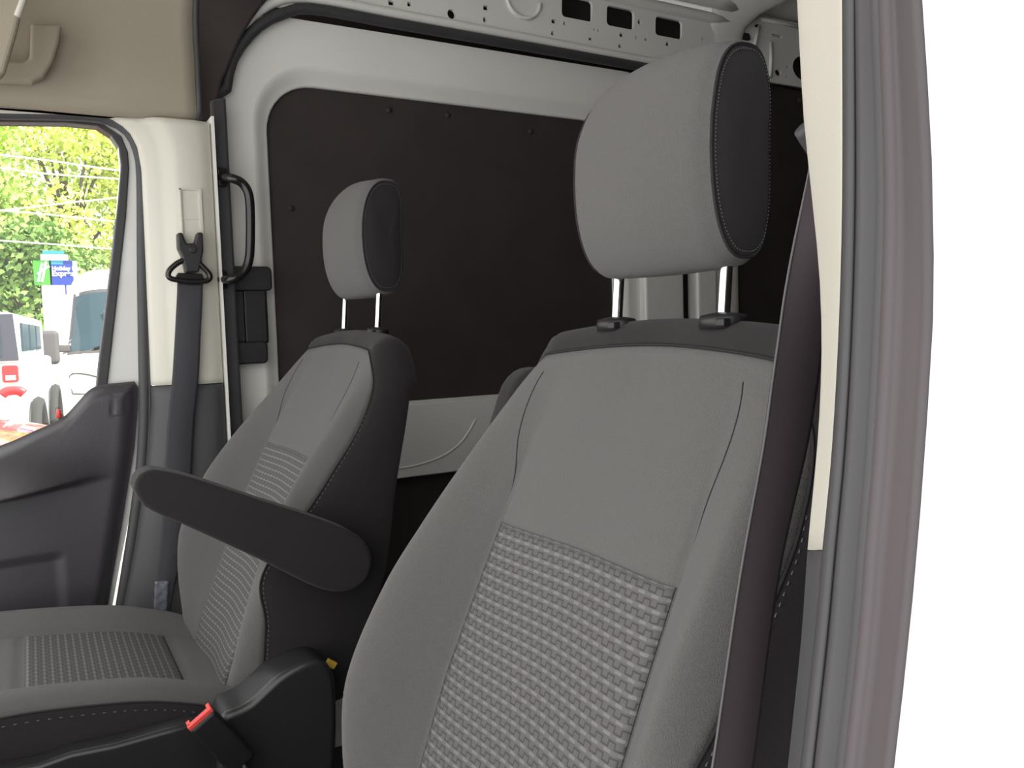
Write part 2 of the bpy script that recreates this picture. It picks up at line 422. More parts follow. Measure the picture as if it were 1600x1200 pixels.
# ---- near side shell behind the driver (not in view but it shades the cab)
nw = MB().box((-.155, 1.93, 1.06), (.012, 1.52, 1.08)).build('wall_left', M['board'], smooth=False)
tag(nw, 'dark lined inner wall of the cargo bay behind the driver', 'wall', kind='structure')

# ---- cab headliner, far side: profile (x,z) run forward
prof = [(-2.075, 1.592), (-2.03, 1.586), (-1.998, 1.590), (-1.992, 1.61), (-1.992, 1.66), (-1.988, 1.72), (-1.985, 1.80), (-1.945, 1.87), (-1.88, 1.93), (-1.78, 1.965), (-1.5, 1.99), (-1.1, 2.0), (-.7, 1.99), (-.42, 1.965)]
PF = crv(prof, 40)
rows = []
for i in range(31):
    y = -.62 + .98*i/30
    e = ss(.30, .36, y); row = []
    for p in PF:
        # soft dent behind the handle and rounded rear end
        k = ss(-.12, .0, y) * (1 - ss(.10, .22, y)) * ss(1.60, 1.66, p.y) * (1 - ss(1.76, 1.84, p.y))
        row.append((p.x - .012*k, y, p.y - .004*ss(.33, .36, y)))
    rows.append(row)
hl = grid('trim_12', rows, M['liner']); s_ = hl.modifiers.new('s', 'SOLIDIFY'); s_.thickness = .006; s_.offset = 1
tag(hl, 'beige cab headliner above the passenger window', 'headliner', kind='structure')
# dark rubber edge at the rear of the headliner and the dark trim behind it
t = MB().tube([(p.x+.002, .362, p.y) for p in PF], .007, 8).build('trim_13', M['rubber'])
tag(t, 'black edging along the rear of the headliner', 'edging', kind='structure')
cpx = [(.362, 1.60), (.405, 1.60)] + [yz(a, b, XD+.045) for a, b in [(338, 172), (346, 130), (360, 98), (374, 64), (394, 30), (412, 4), (450, -40)]] + [(.60, 2.13), (.362, 2.13)]
t = MB().prism(cpx, XD+.012, XD+.045).build('trim_14', M['satin'], smooth=False, bevel=.006)
t.data.materials[0] = M['board']
tag(t, 'dark brown corner piece between headliner and sliding door arch', 'corner trim', kind='structure')
t = MB().box((-1.1, .43, 2.07), (.93, .06, .075)).build('trim_15', M['board'], smooth=False)
tag(t, 'dark header beam across the roof behind the cab', 'header beam', kind='structure')

# ---- far B pillar: cream upper, grey lower (lofted horizontal sections)
def pill_sec(z, off=0.0):
    yl = itp(z, [.1, .45, .62, .80, .95, 1.48, 1.53, 1.56, 1.58, 1.6], [.10, .14, .18, .215, .235, .242, .236, .222, .20, .155])
    yr = .388
    w_ = yr - yl
    return [(-2.085, yl-.002), (-2.060+off, yl), (-2.044+off, yl+.010), (-2.036+off, yl+.22*w_), (-2.030+off, yl+.30*w_), (-2.012+off, yl+.40*w_), (-2.006+off, yl+.5*w_), (-2.004+off, yl+.8*w_), (-2.010+off, yr-.006), (-2.020+off, yr), (-2.085, yr)]
def pillar(name, z0, z1, mt, off=0, n=40):
    rows = []
    for i in range(n+1):
        z = lerp(z0, z1, i/n)
        rows.append([(x, y, z) for x, y in pill_sec(z, off)])
    o = grid(name, rows, mt, None, caps=True); return o
bp_ = empty('trim_16', (-2.03, .3, .1)); tag(bp_, 'passenger side door pillar, cream above and grey below, with belt slot', 'pillar', kind='structure')
o = pillar('upper_trim', .992, 1.587, M['cream']); o['label'] = 'cream upper pillar trim'
put(o, bp_)
o = pillar('lower_trim', .08, .990, M['greytrim'], .002); o['label'] = 'grey lower pillar trim'; put(o, bp_)
# header infill turning the opening's corner
corner = [yz(0, 176, -2.05), yz(110, 178, -2.05), yz(165, 182, -2.05), yz(200, 196, -2.05), yz(220, 226, -2.05), yz(229, 262, -2.05), yz(231, 330, -2.05), (.30, 1.42), (.30, 1.592), (-.62, 1.605)]
c0 = corner[0]
corner = [(-.62, c0[1]-.004)] + corner[:-1] + [(-.62, 1.592)]
o = MB().prism(corner, -2.075, -2.058).build('header_trim', M['cream'], bp_, smooth=False, bevel=.004)
# adjuster track recess (frame around a shallow slot)
TX = -2.002
ya, zb_ = yz(285, 382, TX); yb, zt_ = yz(314, 296, TX)
tr = MB()
tr.prism([(ya, zb_-.10), (ya+.003, zb_-.10), (ya+.003, zt_), (ya, zt_)], TX-.004, TX+.001)
tr.prism([(yb-.005, zb_-.10), (yb, zb_-.10), (yb, zt_), (yb-.005, zt_)], TX-.004, TX+.003)
tr.prism([(ya, zt_-.003), (yb, zt_-.003), (yb, zt_), (ya, zt_)], TX-.004, TX+.001)
tr.prism([(ya+.003, (zt_*.45+zb_*.55)), (yb-.005, (zt_*.45+zb_*.55)), (yb-.005, (zt_*.45+zb_*.55)+.0015), (ya+.003, (zt_*.45+zb_*.55)+.0015)], TX-.004, TX-.0012)
tr.build('belt_track', M['cream'], bp_, smooth=False)
# edge strip and dark channel behind the pillar
t = MB().prism([(.3885, .10), (.3945, .10), (.3945, 1.60), (.3885, 1.60)], -2.06, -2.004).build('trim_17', M['white2'], smooth=False)
tag(t, 'thin pale edge strip down the rear of the passenger pillar', 'edge strip', kind='structure')
t = MB().prism([(.395, .10), (.432, .10), (.430, 1.655), (.395, 1.645)], XD+.002, -2.035).build('trim_18', M['rubber'], smooth=False, bevel=.006)
tag(t, 'black rubber channel beside the passenger pillar', 'rubber channel', kind='structure')

# ================================================================ PASSENGER DOOR
dr = empty('door_1', (-2.08, -.1, .1)); tag(dr, 'passenger door with window, dark grey trim panel and white steel edge', 'door', kind='structure')
def lim(pts, X): return [yz(a, b, X) for a, b in pts]
DXo = -2.12
# steel frame (white) with window hole
outer = lim([(-120, 180), (0, 184), (110, 186), (170, 184), (208, 196), (224, 230), (226, 300), (221, 420), (221, 600), (220, 680), (200, 820), (175, 950), (154, 1060)], -2.095) + [(.04, .12), (-.62, .12), (-.62, 1.56)]
glassp = lim([(0, 194), (100, 195), (150, 200), (172, 214), (184, 232), (188, 260), (184, 308), (173, 412), (155, 556), (146, 640), (120, 760)], -2.11)
hole = [(-.56, yz(0, 194, -2.11)[1])] + glassp + [(-.56, .80)]
o3 = [(-.62, outer[1][1])] + lim([(0, 184), (100, 185), (158, 184), (190, 188), (208, 196), (224, 230), (226, 300), (221, 420), (221, 600), (220, 680), (213, 750), (200, 820), (187, 885), (175, 950), (154, 1060)], -2.095) + [(.04, .12), (-.62, .12)]
h3 = [(-.56, glassp[0][1])] + lim([(0, 194), (100, 195), (150, 200), (163, 206), (172, 214), (184, 232), (187, 270), (176, 390), (155, 556), (146, 640), (134, 700), (128, 730), (124, 745), (120, 760), (110, 768)], -2.11) + [(-.25, .80), (-.56, .80)]
assert len(o3) == len(h3)
steel = grid('steel_frame', [[(x, a, b) for a, b in lp] for x, lp in ((-2.12, o3), (-2.095, o3), (-2.095, h3), (-2.12, h3))], M['white'], dr, close_u=True, close_v=True, smooth=False)
blk_out = lim([(0, 186), (110, 187), (160, 193), (190, 213), (200, 238), (202, 262), (197, 340), (180, 493), (168, 601), (160, 660), (140, 780)], -2.09)
band = [(-.58, blk_out[0][1])] + blk_out + [(-.58, .78)]
assert len(band) == len(hole)
wf = grid('window_seal', [[(x, a, b) for a, b in lp] for x, lp in ((-2.133, band), (-2.088, band), (-2.088, hole), (-2.133, hole))], M['rubber'], dr, close_u=True, close_v=True, smooth=False, bevel=.003)
gl = MB().prism([(a, b) for a, b in hole], -2.118, -2.114).build('window_glass', M['glass'], dr, smooth=False)
# trim panel: height field
top = crv([yz(-300, 745, -2.06), yz(-100, 726, -2.06), yz(0, 697, -2.06), yz(55, 674, -2.06), yz(98, 654, -2.06), yz(122, 630, -2.06), yz(140, 610, -2.06), yz(160, 602, -2.06), yz(205, 597, -2.06)], 60)
edge = [yz(x_, y_, -2.06) for x_, y_ in [(212, 597), (218, 606), (217, 640), (212, 700), (193, 815), (169, 950), (153, 1040), (131, 1160)]]
ez = [p[1] for p in edge][::-1]; ey = [p[0] for p in edge][::-1]
def panel_x(y, z):
    x = -2.062
    fade = 1 - ss(-.12, .16, y)
    zl = .778 + .02*ss(-.1, .15, y)              # ledge height
    up = ss(zl - .014, zl + .004, z)
    x += .125 * fade * max(0, min(1, 1 - (z - zl)/.16))**2.2 * up      # slope down to the ledge
    x += .020 * fade * (1 - up)
    x += .004 * (1 - ss(.50, .60, z)) * fade
    # map pocket recess outline
    py0, pz1 = yz(100, 862, -2.05)
    x -= .009 * (1 - ss(py0-.020, py0+.004, y)) * (1 - ss(pz1-.020, pz1+.004, z))
    # small blanking plate
    by0, bz0 = yz(177, 652, -2.06); by1, bz1 = yz(196, 618, -2.06)
    dd = max(by0-y, y-by1, bz0-z, z-bz1)
    x -= .003 * (1 - ss(0, .003, abs(dd)))
    return x
rows = []
N1, N2 = 260, 150
for i in range(N1+1):
    v = i / N1; row = []
    for j in range(N2+1):
        s_ = j / N2
        yy = lerp(-.60, .205, s_)
        zt = itp(yy, [p[0] for p in top], [p[1] for p in top])
        z = lerp(.12, zt, v)
        ye = itp(z, ez, ey)
        y = lerp(-.60, ye, s_)
        zt = itp(y, [p[0] for p in top], [p[1] for p in top]); z = lerp(.12, zt, v)
        x = panel_x(y, z)
        e_ = max(ss(.94, 1, s_), ss(.955, 1, v)); x -= .02*e_*e_
        row.append((x, y, z))
    rows.append(row)
tp = grid("trim_panel", rows, M["doortrim"], dr)
# lock knob
kp = at(92, 644, -2.070)
MB().tube([kp+V((0, 0, -.012)), kp+V((0, 0, .002)), kp+V((0, 0, .006))], lambda t: .006*(1-.4*t), 10).build('lock_knob', M['red'], dr)
# seal on the body side of the opening
pts = [at(a, b, -2.072) for a, b in [(-300, 172), (-100, 174), (0, 178), (110, 180), (165, 186), (198, 203), (215, 232), (222, 275), (223, 420), (225, 560), (226, 640), (222, 720), (211, 810), (197, 900), (184, 980), (172, 1060), (152, 1200)]]
t = MB().tube(crv(pts, 90), .0125, 10)
t.tube([p + V((.004, .010, .004)) for p in crv(pts, 90)], .006, 8)
t = t.build('trim_19', M['rubber2']); tag(t, 'grey rubber seal round the passenger door opening', 'door seal', kind='structure')

# ---- sun visor and assist handle at the top left
vz = [at(a, b, -1.80) for a, b in [(-160, -80), (60, -80), (40, -10), (36, 6), (26, 50), (8, 112), (-6, 128), (-160, 140)]]
o = MB().prism([(p.y, p.z) for p in vz], -1.825, -1.80).build('sun_visor', M['liner'], smooth=False, bevel=.008, seg=3)
MB().tube([at(a, b, -1.803) for a, b in [(52, -60), (38, -6), (33, 8), (26, 26)]], .006, 8).build('visor_edge_strip', M['cream'], o)  # cream strip along the visor edge
tag(o, 'cream sun visor edge at the top left by the windscreen', 'sun visor')
hp = [(48, 36), (97, 38), (92, 66), (82, 98), (68, 119), (50, 127), (-40, 123), (-30, 92), (38, 96), (46, 90)]
hd = MB().prism([yz(a, b, -1.955) for a, b in hp], -1.99, -1.955).build('assist_handle', M['liner'], smooth=False, bevel=.009, seg=4)
tag(hd, 'beige moulded assist handle on the headliner above the passenger window', 'handle')

# ================================================================ NEAR DOOR PILLAR (driver side)
RY = [-500, -200, 0, 120, 250, 380, 500, 600, 700, 780, 860, 950, 1050, 1200, 1500, 2200]
def colx(tab): # table of (py, px)
    ys = [a for a, b in tab]; xs = [b for a, b in tab]
    return lambda y: smooth_itp(y, ys, xs) if ys[0] <= y <= ys[-1] else (xs[0] + (y-ys[0])*(xs[1]-xs[0])/(ys[1]-ys[0]) if y < ys[0] else xs[-1] + (y-ys[-1])*(xs[-1]-xs[-2])/(ys[-1]-ys[-2]))
cL = colx([(0, 1252), (180, 1262), (270, 1271), (420, 1286), (520, 1290), (620, 1288), (700, 1283), (860, 1268), (1000, 1258), (1200, 1237)])
cR = colx([(0, 1328), (300, 1327), (500, 1322), (700, 1312), (860, 1296), (1000, 1283), (1200, 1260)])
sA = colx([(0, 1334), (300, 1334), (500, 1329), (700, 1318), (860, 1303), (1000, 1290), (1200, 1268)])
sB = colx([(0, 1381), (300, 1390), (500, 1384), (700, 1373), (860, 1360), (1000, 1349), (1200, 1326)])
sC = colx([(0, 1388), (300, 1396), (500, 1391), (700, 1380), (860, 1366), (1000, 1355), (1200, 1332)])
eR = colx([(0, 1440), (120, 1448), (250, 1455), (400, 1458), (500, 1457), (650, 1448), (800, 1437), (937, 1425), (1080, 1410), (1200, 1396)])
def lof(name, cols, mt, parent, y0=-500, y1=2200):
    ys = sorted(set([y for y in RY if y0 < y < y1] + [y0, y1]))
    yy = []
    for a, b in zip(ys, ys[1:]): yy += [a, (a+b)/2]
    yy.append(ys[-1]); rows = []
    for py in yy:
        rows.append([at(c(py) if callable(c) else c[0](py)*c[2]+c[1](py)*(1-c[2]), py, X_) for c, X_ in cols])
    o = grid(name, rows, mt, parent)
    return o
np_ = empty('trim_20', (-.2, .25, 0)); tag(np_, 'driver side door pillar at the right, cream above and grey below', 'pillar', kind='structure')
off = lambda c, d: (lambda y: c(y) + d)
cc = [(off(cL, 30), -.30), (off(cL, 6), -.305), (cL, -.297), (off(cL, 3), -.285), (off(cL, 10), -.27), ((cL, cR, .5), -.235), ((cL, cR, .25), -.21), ((cL, cR, .08), -.192), (cR, -.182), (off(cR, 6), -.186)]
a = lof('upper_trim', cc, M['cream'], np_, y1=860); a['label'] = 'cream upper pillar trim'
b = lof('lower_trim', [(c if callable(c) else c, x) for c, x in cc], M['greytrim'], np_, y0=862); b['label'] = 'grey lower pillar trim'
for q in (a, b):
    s_ = q.modifiers.new('s', 'SOLIDIFY'); s_.thickness = .004; s_.offset = 0
t = lof('trim_21', [(off(sA, -8), -.182), (off(sA, -3), -.174), (sA, -.168), (off(sA, 4), -.170), (off(sA, 9), -.168), ((sA, sB, .6), -.161), ((sA, sB, .25), -.158), (off(sB, -10), -.156), (off(sB, -3), -.153), (sB, -.155), (off(sB, 3), -.162)], M['rubber2'], None)
s_ = t.modifiers.new('s', 'SOLIDIFY'); s_.thickness = .004; s_.offset = 0
tag(t, 'ribbed grey rubber seal on the driver door pillar', 'door seal', kind='structure')
t = lof('trim_22', [(off(sB, -2), -.160), (off(sB, 2), -.153), (sC, -.1475), (off(sC, 6), -.146), (off(sC, 14), -.145), ((sC, eR, .5), -.138), (off(eR, -12), -.133), (off(eR, -4), -.1305), (eR, -.128), (off(eR, 2), -.130)], M['flange'], None)
s_ = t.modifiers.new('s', 'SOLIDIFY'); s_.thickness = .004; s_.offset = 0
tag(t, 'smooth purplish grey door frame flange at the right', 'flange', kind='structure')
# white outer body side, lit by the sun
rows = []
for py in (-1500, -500, 0, 120, 250, 400, 500, 650, 800, 937, 1080, 1200, 1600, 2600):
    p = at(eR(max(-200, min(1500, py))) + 1.0, py, -.126)
    rows.append([(p.x-.004, p.y+.03, p.z), (p.x, p.y, p.z), (p.x+.004, p.y+.02, p.z), (-.110, .5, p.z), (-.102, 1.5, p.z), (-.102, 3.4, p.z)])
ob = grid('wall_front', rows, M['white']); s_ = ob.modifiers.new('s', 'SOLIDIFY'); s_.thickness = .004; s_.offset = 1
ob.name = 'wall_left_outer'
tag(ob, 'sunlit white outer side of the van at the right edge', 'body side', kind='structure')

# ================================================================ SEATS
ZT = [.45, .53, .62, .70, .80, .87, .93, 1.0, 1.045, 1.08, 1.10]
YC = [.290, .315, .355, .390, .435, .468, .497, .532, .553, .570, .58]
BB = [.000, .030, .072, .094, .090, .070, .048, .022, .008, .0, .0]
SE = [.040, .030, -.005, -.030, .015, .035, .045, .036, .018, .008, .0]
WW = [.215, .232, .252, .264, .262, .260, .258, .250, .228, .185, .13]
YB = [.49, .53, .55, .568, .585, .600, .610, .618, .620, .622, .622]
def make_seat(xc, name, label, dyf, post_s, hr_dz, hr_dy, right=1.0, dse=0.0, yawd=0.0, hz_=0.0, hw_=0.0):
    FA, DK, PT = M['fabric'], M['dark'], M['pattern']
    root = empty(name, (xc, .2, 0)); tag(root, label, 'car seat', 'front seats of the van')
    def T(x, tab): return smooth_itp(x, ZT, tab)
    def fy(s, z):
        a = abs(s)
        y = T(z, YC) + .006*(1-ss(0, .5, a))
        B = T(z, BB) * (.5 if s > 0 else 1)
        y -= B * ss(.58, .88, a)
        if a > .84:
            k = (a-.84)/.16; y += (B + T(z, SE) + (dse if s > 0 else 0)*ss(.6, .75, z)) * k**2.2
        # crease along the insert seam
        y += .005*math.exp(-((a-.61)/.02)**2) * (1 - ss(.90, 1.0, z))
        return y + dyf(z)
    zb = .44
    def ztop(s): return 1.077 - .014*s*s
    def U_(s, z): return s*T(z, WW)*(1 if s < 0 else lerp(1, right, abs(s)))
    def pos(s, t, lift=0):
        z = lerp(zb, ztop(s), t)
        return V((xc + U_(s, z), fy(s, z) - lift, z))
    ns, nt_ = 96, 70
    rows = [[pos(-1+2*j/ns, i/nt_) for j in range(ns+1)] for i in range(nt_+1)]
    bk = grid('backrest', rows, FA, root)
    s_ = bk.modifiers.new('s', 'SOLIDIFY'); s_.thickness = .004; s_.offset = -1
    # boundary curve of the front cover
    bnd = [rows[i][0] for i in range(nt_+1)] + [rows[nt_][j] for j in range(1, ns)] + [rows[i][ns] for i in range(nt_, -1, -1)]
    nb = len(bnd)
    def tang(i): return (bnd[min(nb-1, i+2)] - bnd[max(0, i-2)]).normalized()
    nrm = []
    for i in range(nb):
        t = tang(i); n = V((-t.z, 0, t.x)).normalized(); nrm.append(n)
    for _ in range(6):
        nrm = [(nrm[max(0, i-1)] + nrm[i] + nrm[min(nb-1, i+1)]).normalized() for i in range(nb)]
    Q = [0, .04, .12, .25, .42, .6, .78, .9, .97, 1]
    srows = []
    for q in Q:
        r = []
        for i, p in enumerate(bnd):
            n = nrm[i]; top_ = max(0, n.z)
            amt = .012 + .016*top_**1.5
            bul = sin(pi*min(1, q*1.0))**.55 if 0 < q < 1 else 0
            if q > .5: bul = max(bul, 0)
            yb = T(p.z, YB) + dyf(p.z)*(1 if p.z < 1 else .5)
            y = lerp(p.y, yb, q)
            r.append(V((p.x, y, p.z)) + n*(amt*bul) - V((0, 0, 0)))
        srows.append(r)
    sc = grid('side_cover', srows, DK, bk); sc['label'] = 'dark charcoal side and top cover'
    # back panel
    brow = []
    for i in range(nt_+1):
        a = srows[-1][i]; b = srows[-1][nb-1-i]
        brow.append([a.lerp(b, j/12) + V((0, .012*sin(pi*j/12), 0)) for j in range(13)])
    grid('back_panel', brow, DK, bk)
    # piping along the cover edge + stitches
    MB().tube([p + V((0, -.0005, 0)) + nrm[i]*.0005 for i, p in enumerate(bnd)], .0017, 6).build('seam', M['seam'], bk)
    mb = MB()
    fine = crv(bnd[::3], 420)
    if name == 'driver_seat' or True:
        for i in range(0, 418, 2):
            p, q = fine[i], fine[i+1]
            ii = min(nb-1, int(i/420*nb)); n = nrm[ii]
            a = p + n*.005 + V((0, .004, 0)); b = p.lerp(q, .8) + n*.005 + V((0, .004, 0))
            if (b-a).length > 1e-5: mb.tube([a, b], .0007, 4)
        mb.build('stitching', M['thread'], bk)
    # insert seam lines
    for sg in (-1, 1):
        pts = []
        for i in range(60):
            z = lerp(.46, 1.045, i/59)
            a = smooth_itp(z, [.45, .88, .93, .97, 1.05], [.605, .615, .630, .685, .78] if sg < 0 else [.605, .615, .625, .65, .70])
            pts.append(V((xc + U_(sg*a, z), fy(sg*a, z) - .0001, z)))
        MB().tube(pts, .0007, 6).build('seam', M['seam'], bk)
    # woven insert
    rows2, uv = [], []
    for i in range(61):
        r, ru = [], []
        for j in range(33):
            s = -.600 + 1.20*j/32
            z = lerp(.46, .872, i/60)
            x = U_(s, z); r.append(V((xc + x, fy(s, z) - .0022, z))); ru.append((x, (z-.46)*1.1))
        rows2.append(r); uv.append(ru)
    pi_ = grid('woven_insert', rows2, PT, bk, uv=uv); pi_['label'] = 'pale woven insert'
    s_ = pi_.modifiers.new('s', 'SOLIDIFY'); s_.thickness = .0015; s_.offset = -1
    # ---- headrest
    zc_, hy = 1.262 + hr_dz, .592 + hr_dy
    hz, hyr = .108 + hz_, .043 + hw_*1.2
    def wid(zr): # half width of the wrap at relative height -1..1
        return (.111 + hw_) * (1 - .075*ss(.35, 1.0, zr) - .01*ss(.2, 1.0, -zr))
    def outl(a, sc_=1.0):
        ca, sa = cos(a), sin(a)
        e = 2/3.4 if sa > 0 else 2/2.9
        y = math.copysign(abs(ca)**(2/2.6), ca)*hyr*sc_; z = math.copysign(abs(sa)**e, sa)*hz
        z = z * (1 - (1-sc_)*.42)
        zr = z / hz
        y += .020*max(0, zr)**2 + .006*zr*zr*(zr < 0)     # leans back at the top
        if y < 0: y *= 1 - .10*zr*zr
        return y, z
    na, nu = 64, 40
    hr = None; rows = []
    for k in range(nu+1):
        s = -1 + 2*k/nu
        edge_ = ss(.78, 1.0, abs(s)); sc_ = 1 - .14*edge_**2
        bowf = .010*(1-s*s)
        r = []
        for i in range(na):
            y, z = outl(2*pi*i/na, sc_)
            zr = z/hz
            if y < 0: y -= bowf
            else: y += bowf*.6
            z2 = z + (.008*(1-s*s) if z > 0 else -.003*(1-s*s))*abs(zr)**2
            r.append(V((xc + s*wid(zr), hy + y, zc_ + z2)))
        rows.append(r)
    hr = grid('headrest', rows, FA, root, close_u=True)
    for sg, rr in ((-1, rows[0]), (1, rows[-1])):
        c = V((0, 0, 0))
        for p in rr: c += p
        c /= len(rr); g = []
        for q in (1, .97, .9, .75, .5, .25, .003):
            g.append([c.lerp(p, q) + V((sg*.013*(1-q**3), 0, 0)) for p in rr])
        sp = grid('side_panel', g, DK, hr, close_u=True); sp['label'] = 'dark charcoal side panel'
        MB().tube([p + V((sg*.0003, 0, 0)) for p in rr], .0017, 6, closed=True).build('seam', M['seam'], hr)
        mb = MB(); lp = crv(rr + [rr[0]], 260)
        for i in range(0, 258, 2):
            a_ = c.lerp(lp[i], .945) + V((sg*.0035, 0, 0)); b_ = c.lerp(lp[i].lerp(lp[i+1], .8), .945) + V((sg*.0035, 0, 0))
            mb.tube([a_, b_], .0006, 4)
        mb.build('stitching', M['thread'], hr)
    # posts and guides
    for sg in (-1, 1):
        x = xc + sg*post_s/2
        MB().tube([(x, .592, 1.098), (x, .592, 1.10), (x, .598, 1.165), (x, .602, 1.22)], .0063, 16).build('post', M['chrome'], hr)
        n = 20; g = []
        for (r_, z_) in ((.001, 1.093), (.027, 1.093), (.0275, 1.101), (.0255, 1.106), (.015, 1.108), (.008, 1.109)):
            g.append([(x + .95*r_*cos(2*pi*i/n), .592 + .80*r_*sin(2*pi*i/n), z_) for i in range(n)])
        gd = grid('post_guide', g, M['plastic'], bk, close_u=True)
        MB().box((x+.016, .592-.016, 1.099), (.006, .005, .004)).build('release_tab', M['plastic'], bk, smooth=False, bevel=.0015)
    if yawd:
        Ry = Matrix.Translation((xc, .59, 0)) @ Matrix.Rotation(radians(yawd), 4, 'Z') @ Matrix.Translation((-xc, -.59, 0))
        for o_ in [bk, hr] + list(bk.children) + list(hr.children): o_.data.transform(Ry)
    # ---- cushion
    CY = [-.36, -.33, -.25, -.07, .05, .14, .25, .34, .40]
    CZ = [.47, .515, .55, .548, .535, .518, .480, .455, .44]
    def cz(s, y):
        a = abs(s); z = smooth_itp(y, CY, CZ)
        z += .030*ss(.52, .84, a) * (1 - ss(.22, .34, y)*.6)
        if a > .86: z -= .020*((a-.86)/.14)**2
        z -= .005*math.exp(-((a-.58)/.02)**2)
        z -= .004*math.exp(-((y-.205)/.006)**2)*(1 if a < .58 else 0)
        z -= .004*math.exp(-((y+.045)/.006)**2)*(1 if a < .58 else 0)
        return z
    def cw(y): return .252 + .012*ss(.0, -.2, y) - .03*ss(.22, .38, y)
    rows = []
    for i in range(81):
        y = lerp(-.36, .40, i/80)
        rows.append([V((xc + (-1+2*j/80)*cw(y), y, cz(-1+2*j/80, y))) for j in range(81)])
    cu = grid('seat_cushion', rows, FA, root)
    s_ = cu.modifiers.new('s', 'SOLIDIFY'); s_.thickness = .004; s_.offset = 0
    bd_ = [rows[i][0] for i in range(80, -1, -1)] + [rows[0][j] for j in range(1, 80)] + [rows[i][80] for i in range(81)]
    g = []
    for q, ou in ((0, 0), (.1, .006), (.3, .010), (.6, .008), (1, -.006)):
        r = []
        for p in bd_:
            dx = 1 if p.x > xc+.2 else (-1 if p.x < xc-.2 else 0)
            fy_ = -1 if p.y < -.355 else 0
            r.append(V((p.x + dx*ou, p.y + fy_*ou, lerp(p.z, .335, q))))
        g.append(r)
    grid('side_cover', g, DK, cu)['label'] = 'dark charcoal side skirt'
    MB().tube(bd_, .0022, 6).build('seam', M['seam'], cu)
    mb = MB(); lp = crv(bd_[::2], 300)
    for i in range(0, 298, 2):
        dx = .0065 if lp[i].x > xc else -.0065
        mb.tube([lp[i] + V((dx, 0, -.011)), lp[i].lerp(lp[i+1], .7) + V((dx, 0, -.011))], .0007, 4)
    mb.build('stitching', M['thread'], cu)
    rows2, uv = [], []
    for i in range(41):
        y = lerp(-.040, .200, i/40); r = []; ru = []
        for j in range(33):
            s = -.565 + 1.13*j/32; x = s*cw(y); r.append(V((xc+x, y, cz(s, y)+.0026))); ru.append((x, y))
        rows2.append(r); uv.append(ru)
    w2 = grid('woven_insert', rows2, PT, cu, uv=uv); w2['label'] = 'pale woven insert'
    s_ = w2.modifiers.new('s', 'SOLIDIFY'); s_.thickness = .0015; s_.offset = -1
    # ---- base box
    bs = MB().box((xc, .02, .17), (.20, .30, .165)).build('seat_base', M['plastic'], root, smooth=False, bevel=.015)
    return root, bk, cu
shift_far = lambda z: -.022 - .016 * (1 - ss(.84, 1.08, z))
drv, dbk, dcu = make_seat(-.692, 'driver_seat', 'grey cloth driver seat nearest the camera with tall headrest', lambda z: 0, .172, 0, 0, right=.93, dse=-.022)
pas, pbk, pcu = make_seat(-1.646, 'passenger_seat', 'grey cloth passenger seat beyond, with black armrest lowered', shift_far, .192, .023, .010, right=.97, dse=-.022, yawd=1.0, hz_=.005, hw_=.003)

def capsule(outline, x0, x1, name, mt, parent, bev=.018):
    return MB().prism(outline, x0, x1).build(name, mt, parent, smooth=True, bevel=bev, seg=5)
arm = [yz(a, b, -1.315) for a, b in [(209, 764), (212, 746), (224, 736), (245, 734), (300, 746), (400, 779), (500, 811), (552, 832), (574, 852), (581, 876), (575, 902), (558, 918), (530, 925), (490, 916), (400, 872), (300, 826), (245, 802), (222, 788)]]
arm2 = [tuple(p[:2]) for p in crv([(a, b, 0) for a, b in arm + [arm[0]]], 61)[:-1]]
ao = capsule(arm2, -1.370, -1.312, 'armrest', M['dark'], pas, bev=.022); ao['label'] = 'black cloth armrest'
# pivot boss
py_, pz_ = yz(545, 878, -1.39)
MB().tube([(-1.40, py_, pz_), (-1.366, py_, pz_)], .028, 20).build('armrest_pivot', M['plastic'], pas)
# driver armrest, folded up beside the backrest
a0 = V((0, .50, .74)); a1 = V((0, .600, .995)); dv = (a1-a0).normalized(); nv = V((0, -dv.z, dv.y)); ou = []
for i in range(13): t_ = radians(-90 + 180*i/12); ou.append(a1 + dv*(.05*cos(t_)) + nv*(.042*sin(t_)))
for i in range(13): t_ = radians(90 + 180*i/12); ou.append(a0 + dv*(.05*cos(t_)) + nv*(.042*sin(t_)))
ao = capsule([(p.y, p.z) for p in ou], -1.022, -.966, 'armrest', M['dark'], drv); ao['label'] = 'charcoal armrest folded upright'
MB().tube([(-.968, .53, .78), (-.94, .53, .78)], .026, 20).build('armrest_pivot', M['plastic'], drv)

# recliner cover and side valance on the passenger seat
rc = [yz(a, b, -1.335) for a, b in [(352, 1112), (385, 1098), (408, 1078), (432, 1056), (458, 1040), (482, 1030), (500, 1030), (514, 1040), (522, 1062), (525, 1120), (522, 1200), (516, 1290), (345, 1290), (340, 1210), (338, 1150), (341, 1125)]]
rc2 = [tuple(p[:2]) for p in crv([(a, b, 0) for a, b in rc + [rc[0]]], 71)[:-1]]
ro = MB().prism(rc2, -1.418, -1.326).build('recliner_cover', M['cover'], pas, bevel=.018, seg=5)
va = [yz(a, b, -1.335) for a, b in [(-160, 1240), (60, 1198), (110, 1180), (180, 1166), (262, 1143), (300, 1133), (360, 1140), (360, 1290), (-160, 1340)]]
MB().prism(va, -1.380, -1.340).build('side_valance', M['cover'], pas, bevel=.008, seg=3)
# mirrored simple cover on the driver seat (below the frame)
MB().prism([(a+.04, b) for a, b in rc2], -.432, -.395).build('recliner_cover', M['plastic'], drv, bevel=.012, seg=4)
# yellow tag
p = at(517, 1037, -1.375)
MB().box(p, (.004, .009, .006), (V((1, 0, 0)), V((0, .8, -.6)), V((0, .6, .8)))).build('warning_tab', M['yellow'], pas, smooth=False, bevel=.001)['label'] = 'small yellow tab'

